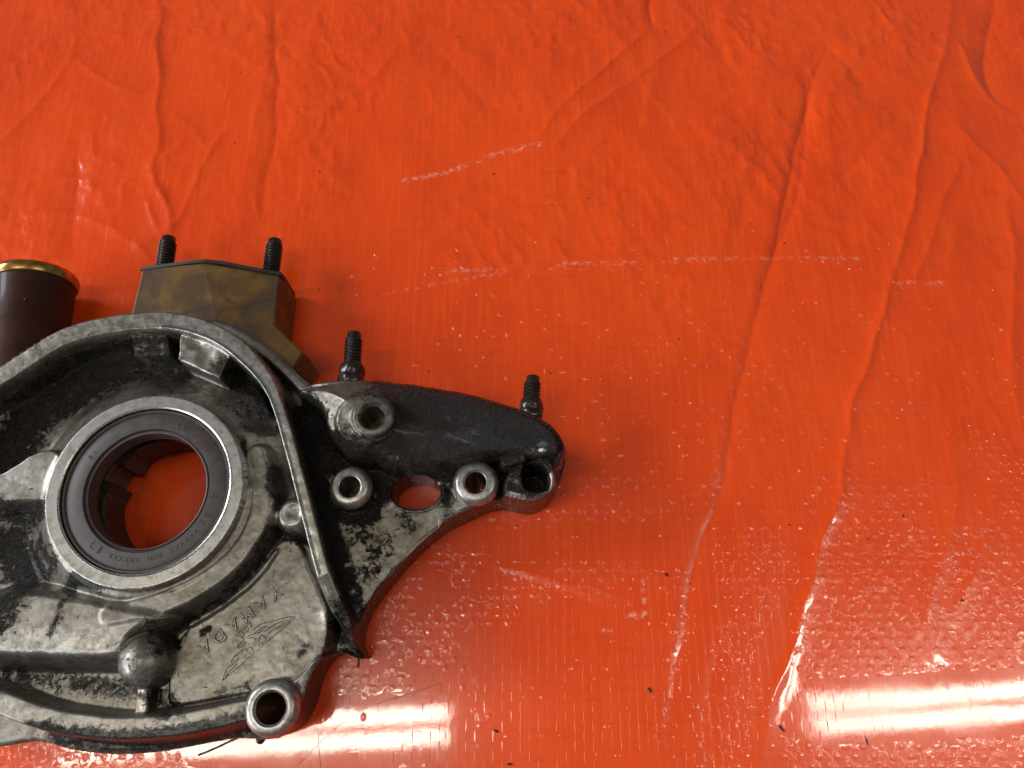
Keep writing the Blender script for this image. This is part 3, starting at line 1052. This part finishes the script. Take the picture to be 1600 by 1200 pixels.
# moulded marks on the seal, read from inside the ring (feet of the letters towards the centre at the bottom)
ZS = 28.75 + .02


def seal_mark(txt, ang_deg, size, r=20.9, flip=False):
    a = math.radians(ang_deg)
    o = glyph_mesh(txt, size * MM, M_MARK, "seal_mark", None, .00003)
    o.location = ((SEAL[0] + r * math.cos(a)) * MM, (SEAL[1] + r * math.sin(a)) * MM, (ZS + .02) * MM)
    o.rotation_euler = (0, 0, a + math.pi / 2 if not flip else a - math.pi / 2)
    return o


marks = []
seq = "XXXXXX NOK XXXXXX"
for i, ch in enumerate(seq):
    if ch != ' ':
        marks.append(seal_mark(ch, -110 + i * 4.55, 2.0 if ch != ' ' else 2))
join_into("seal_lettering", marks, M_MARK, seal)
for mk in [seal_mark("L", -128, 3.0), seal_mark("I", -120, 3.4), seal_mark("I", -121.2, 3.4), seal_mark("F", -28.5, 2.8), seal_mark("B", -22, 2.8),
           seal_mark("L", 70, 2.6, flip=True), seal_mark("L", 64.5, 2.6, flip=True), seal_mark("1", 147, 2.4), seal_mark("8", 152, 2.2),
           seal_mark("C", -6, 2.2), seal_mark("D", -13, 2.2)]:
    mk.name = "stamped_mark"
    mk.parent = seal

# bolt sleeves and machined boss faces
def boss_ring(key, name, label, bore_mat=M_BORE, ch=.9, depth=None, face=M_FACE):
    px, py, lv, ro, ri = HOLES[key]
    c = W(px, py, lv)
    zt = lv
    zb = 1.0 if depth is None else zt - depth
    o = lathe(name, c, [(ro + .55, zt - 2.4), (ro + .15, zt - 1.3), (ro - .25, zt - .65), (ro - .75, zt - .2), (ro - 1.3, zt), (ri + ch, zt), (ri + .25, zt - ch * .9), (ri, zt - ch * 1.3), (ri, zb),
                        (ri + .7, zb), (ri + .7, zt - 2.5)], face, pump, 72)
    o['label'] = label
    b = lathe("bore_liner", c, [(ri + .02, zt - ch * 1.35), (ri - .04, zt - ch * 1.4), (ri - .04, zb + .4), (ri + .02, zb + .4)], bore_mat, o, 72)
    if depth is not None:
        mesh_from("bore_bottom", [(c[0] + ri * 1.02 * math.cos(k * math.pi / 12), c[1] + ri * 1.02 * math.sin(k * math.pi / 12), zb + .6) for k in range(24)], [tuple(range(24))], M_STEEL, o)
    return o


boss_ring('corner', "bolt_sleeve", "bright bolt sleeve at the bottom corner", M_STEEL, .6)
boss_ring('web', "bolt_boss", "bright ring boss beside the long rib", M_STEEL, .35, 16)
boss_ring('edge', "bolt_boss", "bright ring boss at the bracket edge", M_STEEL, .5)
boss_ring('arm', "bolt_boss", "dull ring boss on the black arm", M_STEEL, .9, 15, M_DULL)


# threaded studs, axis along +Y
def stud(name, base_px, tip_px, z, r, smooth_len, tip_len, tip_r, pitch, label, collar=None, mat=M_STUD, parent=pump):
    A = W(base_px[0], base_px[1], z)
    B = W(tip_px[0], tip_px[1], z)
    ax = (B - A)
    L = np.linalg.norm(ax)
    ax /= L
    u = np.cross(ax, (0, 0, 1.0))
    u /= np.linalg.norm(u)
    w = np.cross(u, ax)
    seg = 28
    ss = [-6.0]
    s = 0.0
    ss += list(np.arange(-.01, L - tip_len, pitch / 6))
    body_end = len(ss)
    ss += [L - tip_len + .05, L - tip_len + .3, L - .35, L]
    v, f = [], []
    for i, s in enumerate(ss):
        for k in range(seg):
            a = 2 * math.pi * k / seg
            if s < smooth_len:
                rr = r * .97
            elif i < body_end:
                ph = (s / pitch + k / seg) % 1.0
                rr = r - .62 * pitch * (abs(ph - .5) * 2) ** 1.0
                rr = min(rr, r - .12)
            else:
                rr = {0: (r + tip_r) / 2 * .93, 1: tip_r, 2: tip_r, 3: tip_r - .35}[i - body_end]
            p = A + ax * s + (u * math.cos(a) + w * math.sin(a)) * rr
            v.append(p)
    n = len(ss)
    for i in range(n - 1):
        for k in range(seg):
            l = (k + 1) % seg
            f.append((i * seg + k, i * seg + l, (i + 1) * seg + l, (i + 1) * seg + k))
    f.append(tuple((n - 1) * seg + k for k in range(seg)))
    f.append(tuple(reversed(range(seg))))
    o = mesh_from(name, v, f, mat, parent)
    o.data.set_sharp_from_angle(angle=math.radians(50))
    o['label'] = label
    if collar:
        cs = collar
        v, f = [], []
        cl = cs[1] - cs[0]
        rs = [(cs[0] - .3, cs[2] - .2), (cs[0], cs[2] + .2), (cs[0] + .35 * cl, cs[2]), (cs[0] + .42 * cl, cs[2] - .3), (cs[0] + .5 * cl, cs[2]), (cs[0] + .78 * cl, cs[2] - .1), (cs[0] + .88 * cl, cs[2] - .45), (cs[0] + .94 * cl, r + .25), (cs[1], r - .15)]
        for s, rr in rs:
            for k in range(32):
                a = 2 * math.pi * k / 32
                q = rr + .20 * math.sin(3 * a + s) + .15 * math.sin(7 * a + 2 * s) + .12 * math.sin(5 * a - 3 * s)
                s = s + .10 * math.sin(4 * a + 1)
                v.append(A + ax * s + (u * math.cos(a) + w * math.sin(a)) * q)
        for i in range(len(rs) - 1):
            for k in range(32):
                l = (k + 1) % 32
                f.append((i * 32 + k, i * 32 + l, (i + 1) * 32 + l, (i + 1) * 32 + k))
        mesh_from("oil_collar", v, f, M_STUD, o)
    return o


stud("threaded_stud", (257, 420), (264, 371), 12, 3.15, -2, 2.2, 2.45, 1.15, "black stud at the end of the amber flange nearest the pipe")
stud("threaded_stud", (423, 430), (430, 375), 12, 3.15, -2, 2.2, 2.45, 1.15, "black stud at the end of the amber flange nearest the bracket")
stud("threaded_stud", (549, 592), (554, 520), 22, 3.0, 2.5, 2.4, 2.3, 1.15, "greasy black stud above the ring boss on the arm", collar=(-2.2, 5.4, 4.1))
stud("threaded_stud", (829, 645), (833, 588), 20, 3.0, 1.5, 2.2, 2.2, 1.15, "greasy black stud at the far end of the arm", collar=(-2.0, 4.6, 3.8))

# amber pick-up flange behind the rim
def amber():
    # upper face in two slightly gabled halves, a step at the right, steep sides
    T = [(222, 421, 19.2), (318, 410, 20.2), (437, 430, 18.5), (428, 507, 18.5), (472, 549, 18.5), (456, 575, 18.5), (345, 535, 20), (200, 512, 19.2)]
    v = [W(*p) for p in T]
    cx, cy = np.mean([p[:2] for p in v], axis=0)
    low = []
    for i, p in enumerate(v):
        dx = {2: 1.3, 3: 1.3, 4: 1.6, 5: 1.6}.get(i, .3)
        low.append((p[0] + dx, p[1] - (.9 if i in (2, 3, 4, 5) else 0), 12.0 if dx > 1 else p[2] - 1.0))
    bot = [(x, y, 1.0) for x, y, z in low]
    n = len(v)
    f = [(0, 1, 6, 7), (1, 2, 3, 6), (3, 4, 5, 6)]
    for i in range(n):
        j = (i + 1) % n
        f.append((i, n + i, n + j, j))
        f.append((n + i, 2 * n + i, 2 * n + j, n + j))
    f.append(tuple(2 * n + i for i in range(n)))
    o = mesh_from("pickup_flange", [tuple(p) for p in v] + low + bot, f, M_AMBER, pump, smooth=False)
    bm = bmesh.new()
    bm.from_mesh(o.data)
    bmesh.ops.recalc_face_normals(bm, faces=bm.faces)
    bm.to_mesh(o.data)
    bm.free()
    bevel(o, .8, 3, 12)
    o['label'] = "amber stained metal flange with dark oil stains"
    # gasket on the flange's end face
    g = [(219, 421, 17.6), (300, 410, 20.7), (318, 408.5, 21.2), (345, 411, 21), (412, 424, 20.2), (439, 428.5, 19.2), (446, 437, 14)]
    gv, gf = [], []
    for px, py, z in g:
        x, y, z = W(px, py, z)
        gv += [(x, y - .25, z), (x, y + .9, z), (x, y + .9, 1.2), (x, y - .25, 1.2)]
    for i in range(len(g) - 1):
        for k in range(4):
            l = (k + 1) % 4
            gf.append((i * 4 + k, i * 4 + l, i * 4 + 4 + l, i * 4 + 4 + k))
    gf += [(0, 1, 2, 3), tuple(len(gv) - 4 + k for k in (3, 2, 1, 0))]
    gk = mesh_from("gasket", gv, gf, M_GASKET, pump, smooth=False)
    gk['label'] = "thin black gasket edge"


amber()

# brown pipe with a rolled lip
def pipe():
    zc = 14.6
    A = W(36, 600, zc)
    B = W(55, 446, zc)
    ax = B - A
    L = np.linalg.norm(ax)
    ax /= L
    u = np.cross(ax, (0, 0, 1.0))
    u /= np.linalg.norm(u)
    w = np.cross(u, ax)

    def turned(name, prof, mat, par, seg=80):
        v, f = [], []
        for s, r in prof:
            for k in range(seg):
                a = 2 * math.pi * k / seg
                v.append(A + ax * s + (u * math.cos(a) + w * math.sin(a)) * r)
        for i in range(len(prof) - 1):
            for k in range(seg):
                l = (k + 1) % seg
                f.append((i * seg + k, i * seg + l, (i + 1) * seg + l, (i + 1) * seg + k))
        o = mesh_from(name, v, f, mat, par)
        o.data.set_sharp_from_angle(angle=math.radians(40))
        return o
    R = 12.2
    o = turned("pickup_pipe", [(-2, R + .9), (L * .35, R + .7), (L * .52, R + .4), (L * .56, R - .2), (L - 1.2, R + .4), (L, R + .5), (L + 2, R - 1.5), (L - 4, R - 2.2)], M_PIPE, pump)
    o['label'] = "dark brown pipe stub with a gold rimmed open end"
    turned("pipe_lip", [(L - .9, R + .2), (L - .7, R + 1.0), (L - .2, R + 1.1), (L + .8, R + 1.45), (L + 1.9, R + 1.45), (L + 2.9, R + 1.0), (L + 3.4, R + .1), (L + 3.2, R - .8), (L + 2.4, R - 1.6), (L - .9, R - 1.4)], M_LIP, o)


pipe()

# raised name and winged badge cast into the pad
def on_pad(px, py, lift=0.0):
    z = 19.5
    for _ in range(3):
        p = W(px, py, z)
        z = house_z(p[0], p[1])
    p = W(px, py, z)
    return Vector((p[0], p[1], z + lift)) * MM


def wires(name, lines, r_mm, mat, parent):
    cu = bpy.data.curves.new(name, 'CURVE')
    cu.dimensions = '3D'
    cu.bevel_depth = r_mm * MM
    cu.bevel_resolution = 1
    for ln in lines:
        sp = cu.splines.new('POLY')
        sp.points.add(len(ln) - 1)
        for q, p in zip(sp.points, ln):
            q.co = (*p, 1)
    tmp = bpy.data.objects.new("tmp", cu)
    COL.objects.link(tmp)
    dg = bpy.context.evaluated_depsgraph_get()
    me = bpy.data.meshes.new_from_object(tmp.evaluated_get(dg))
    bpy.data.objects.remove(tmp)
    bpy.data.curves.remove(cu)
    me.materials.clear()
    return link_mesh(name, me, mat, parent)


def badge():
    a, b = on_pad(433, 924), on_pad(318, 1013)
    d = b - a
    ang = math.atan2(d.y, d.x)
    n = 6
    outs, fills = [], []
    for i, ch in enumerate("YAMADA"):
        t = i / 5.0
        px, py = 430 + (320 - 430) * t, 926 + (1011 - 926) * t
        p = on_pad(px, py)
        for kind in (0, 1):
            o = glyph_mesh(ch, .0051, M_ALLOY if kind == 0 else M_INK, "glyph", None, .00012 if kind == 0 else 0.0, .00011 if kind == 1 else .00006, outline=(kind == 1))
            o.location = p + Vector((0, 0, .00012 if kind == 0 else .00026))
            o.rotation_euler = (0, 0, ang)
            (fills if kind == 0 else outs).append(o)
    f = join_into("cast_lettering", fills, M_ALLOY, pump)
    for nm, val in (("grime", .0), ("warm", .7), ("bare", .15)):
        set_attr(f.data, nm, np.full(len(f.data.vertices), val))
    join_into("lettering_edge", outs, M_INK, f)
    C = lambda pts: [on_pad(300 + x / 6.667, 900 + y / 6.667, .03) for x, y in pts]
    lines = [
        [(315, 1090), (335, 1030), (365, 965), (480, 870), (490, 842), (405, 905), (412, 880), (440, 838)],
        [(345, 1050), (400, 985), (470, 915)], [(440, 838), (520, 770), (528, 788), (450, 838)], [(470, 755), (500, 708), (552, 680), (550, 708), (478, 757)],
        [(465, 740), (545, 655), (510, 632), (462, 612), (440, 618), (600, 478), (622, 540)], [(480, 602), (512, 566), (548, 612), (520, 635)], [(540, 560), (572, 525), (590, 555), (560, 590)],
        [(315, 1090), (460, 965), (625, 825), (560, 770), (600, 742), (632, 752), (640, 815), (772, 690), (900, 585), (1070, 440), (1062, 424), (980, 430), (880, 462), (720, 500), (632, 560)],
        [(700, 742), (692, 715), (742, 690), (768, 650), (730, 610), (700, 640), (695, 690)], [(560, 640), (640, 610), (720, 540), (770, 520)],
        [(680, 604), (780, 528), (800, 540)], [(745, 582), (870, 500), (945, 470)], [(790, 600), (900, 530), (985, 460)], [(905, 545), (1000, 480), (1045, 432)], [(585, 650), (640, 640), (660, 665)],
    ]
    wires("winged_badge", [C(l) for l in lines], .12, M_INK, pump)


badge()

# hanging oil drop and swarf on the casting
def blob(name, pos_mm, r_mm, mat, parent, squash=(1, 1, 1), seed=0, sub=3, rough=.25):
    bm = bmesh.new()
    bmesh.ops.create_icosphere(bm, subdivisions=sub, radius=1)
    rg = random.Random(seed)
    ph = [rg.uniform(0, 6) for _ in range(6)]
    for v in bm.verts:
        k = 1 + rough * (.5 * math.sin(3 * v.co.x + ph[0]) + .5 * math.sin(4 * v.co.y + ph[1]) + .4 * math.sin(5 * v.co.z + ph[2]))
        v.co = Vector((v.co.x * squash[0] * k, v.co.y * squash[1] * k, v.co.z * squash[2] * k)) * r_mm * MM
    me = bpy.data.meshes.new(name)
    bm.to_mesh(me)
    bm.free()
    o = link_mesh(name, me, mat, parent)
    o.location = Vector(pos_mm) * MM
    return o


d = blob("oil_drop", W(407, 1155, 9), 1.35, M_OIL, pump, (1, 1, 1), 3, 3, .04)
dp = blob("oil_drop", W(40, 467, 26.5), .55, M_OIL, pump, (1, 1, .6), 4, 3, .05)
dp['label'] = "small oil drop on the brown pipe"
d['label'] = "clear hanging oil drop below the bolt sleeve"

# ------------------------------------------------------------------ loose dirt on the tarp
def on_tarp(px, py, lift=0.0):
    p = W(px, py, 0)
    z = tarp_z(p[0], p[1])
    p = W(px, py, z)
    return (p[0], p[1], z + lift)


def single(o, label, cat, group=None):
    o['label'] = label
    o['category'] = cat
    if group:
        o['group'] = group


o = blob("dirt_crumb", on_tarp(1015, 1078, .2), .55, M_CRUMB, None, (.7, 1.5, .45), 5, 2, .35)
o.rotation_euler = (0, 0, .6)
single(o, "black flake of dirt on the tarp between the two lamp reflections", "dirt crumb", "dirt on the tarp")
o = blob("dirt_crumb", on_tarp(1221, 1138, .2), .65, M_CRUMB, None, (.5, 1.8, .4), 6, 2, .35)
o.rotation_euler = (0, 0, .75)
single(o, "long black flake of dirt lying in the foot of the longest tarp fold", "dirt crumb", "dirt on the tarp")
o = blob("dirt_crumb", on_tarp(1041, 898, .2), .55, M_CRUMB, None, (1, 1.1, .5), 7, 2, .35)
single(o, "round black crumb on the tarp among the blisters near the bracket", "dirt crumb", "dirt on the tarp")
o = blob("dirt_crumb", on_tarp(775, 1142, .2), .6, M_CRUMB, None, (1.5, .5, .4), 8, 2, .35)
o.rotation_euler = (0, 0, -.5)
single(o, "thin dark sliver beside the end of the lamp reflection below the pump", "dirt crumb", "dirt on the tarp")
o = blob("dirt_crumb", on_tarp(1354, 1158, .15), .6, M_CRUMB, None, (.3, 2.6, .3), 9, 2, .3)
o.rotation_euler = (0, 0, .15)
single(o, "dark upright sliver just below the lamp reflection in the corner", "dirt crumb", "dirt on the tarp")
o = blob("dirt_crumb", on_tarp(797, 1194, .2), .6, M_CRUMB, None, (1.4, .6, .4), 10, 2, .35)
single(o, "black crumb at the very bottom edge of the picture", "dirt crumb", "dirt on the tarp")


def hair(name, pts, r, mat, label, cat):
    lines = []
    P = chaikin(np.array([on_tarp(*p, lift=.12) for p in pts]), 3, False)
    o = wires(name, [[Vector(p) * MM for p in P]], r, mat, None)
    single(o, label, cat)
    return o


hair("hair", [(465, 1196), (500, 1160), (545, 1120), (600, 1095), (650, 1082), (690, 1066)], .05, M_FIBRE, "long thin brown hair curving across the lamp reflection below the pump", "hair")
hair("hair", [(497, 1140), (498, 1165), (501, 1200)], .05, M_FIBRE, "short straight brown hair beside the bolt sleeve", "hair")
hair("swarf", [(310, 1180), (335, 1170), (372, 1152), (388, 1148)], .30, M_CRUMB, "dark curled strip of sealant sticking out under the pump edge", "debris")
hair("swarf", [(560, 1026), (560.5, 1034), (560, 1043)], .32, M_CRUMB, "short black strip of sealant under the pointed tip of the rib", "debris")

speck_pos = [(73, 65), (40, 74), (350, 129), (377, 114), (366, 223), (223, 142), (465, 175), (538, 78), (748, 360), (918, 310), (862, 320), (905, 273), (670, 580), (860, 583), (1040, 50), (1225, 380),
             (1060, 530), (1570, 130), (845, 275), (499, 268), (771, 272), (1233, 820), (1503, 938), (1356, 842), (1411, 806), (1078, 912), (1227, 444), (846, 1000)]
first = None
for i, (px, py) in enumerate(speck_pos):
    if first is None:
        first = blob("dirt_speck", (0, 0, 0), .24, M_CRUMB, None, (1, 1.2, .5), 21, 1, .3)
        o = first
    else:
        o = first.copy()
        COL.objects.link(o)
    o.location = Vector(on_tarp(px, py, .08)) * MM
    s = random.uniform(.7, 1.5)
    o.scale = (s, s * random.uniform(.8, 1.5), s)
    o.rotation_euler = (0, 0, random.uniform(0, 3))
    single(o, "tiny dark speck of dirt lying on the orange tarp", "dirt speck", "dirt specks scattered over the tarp")
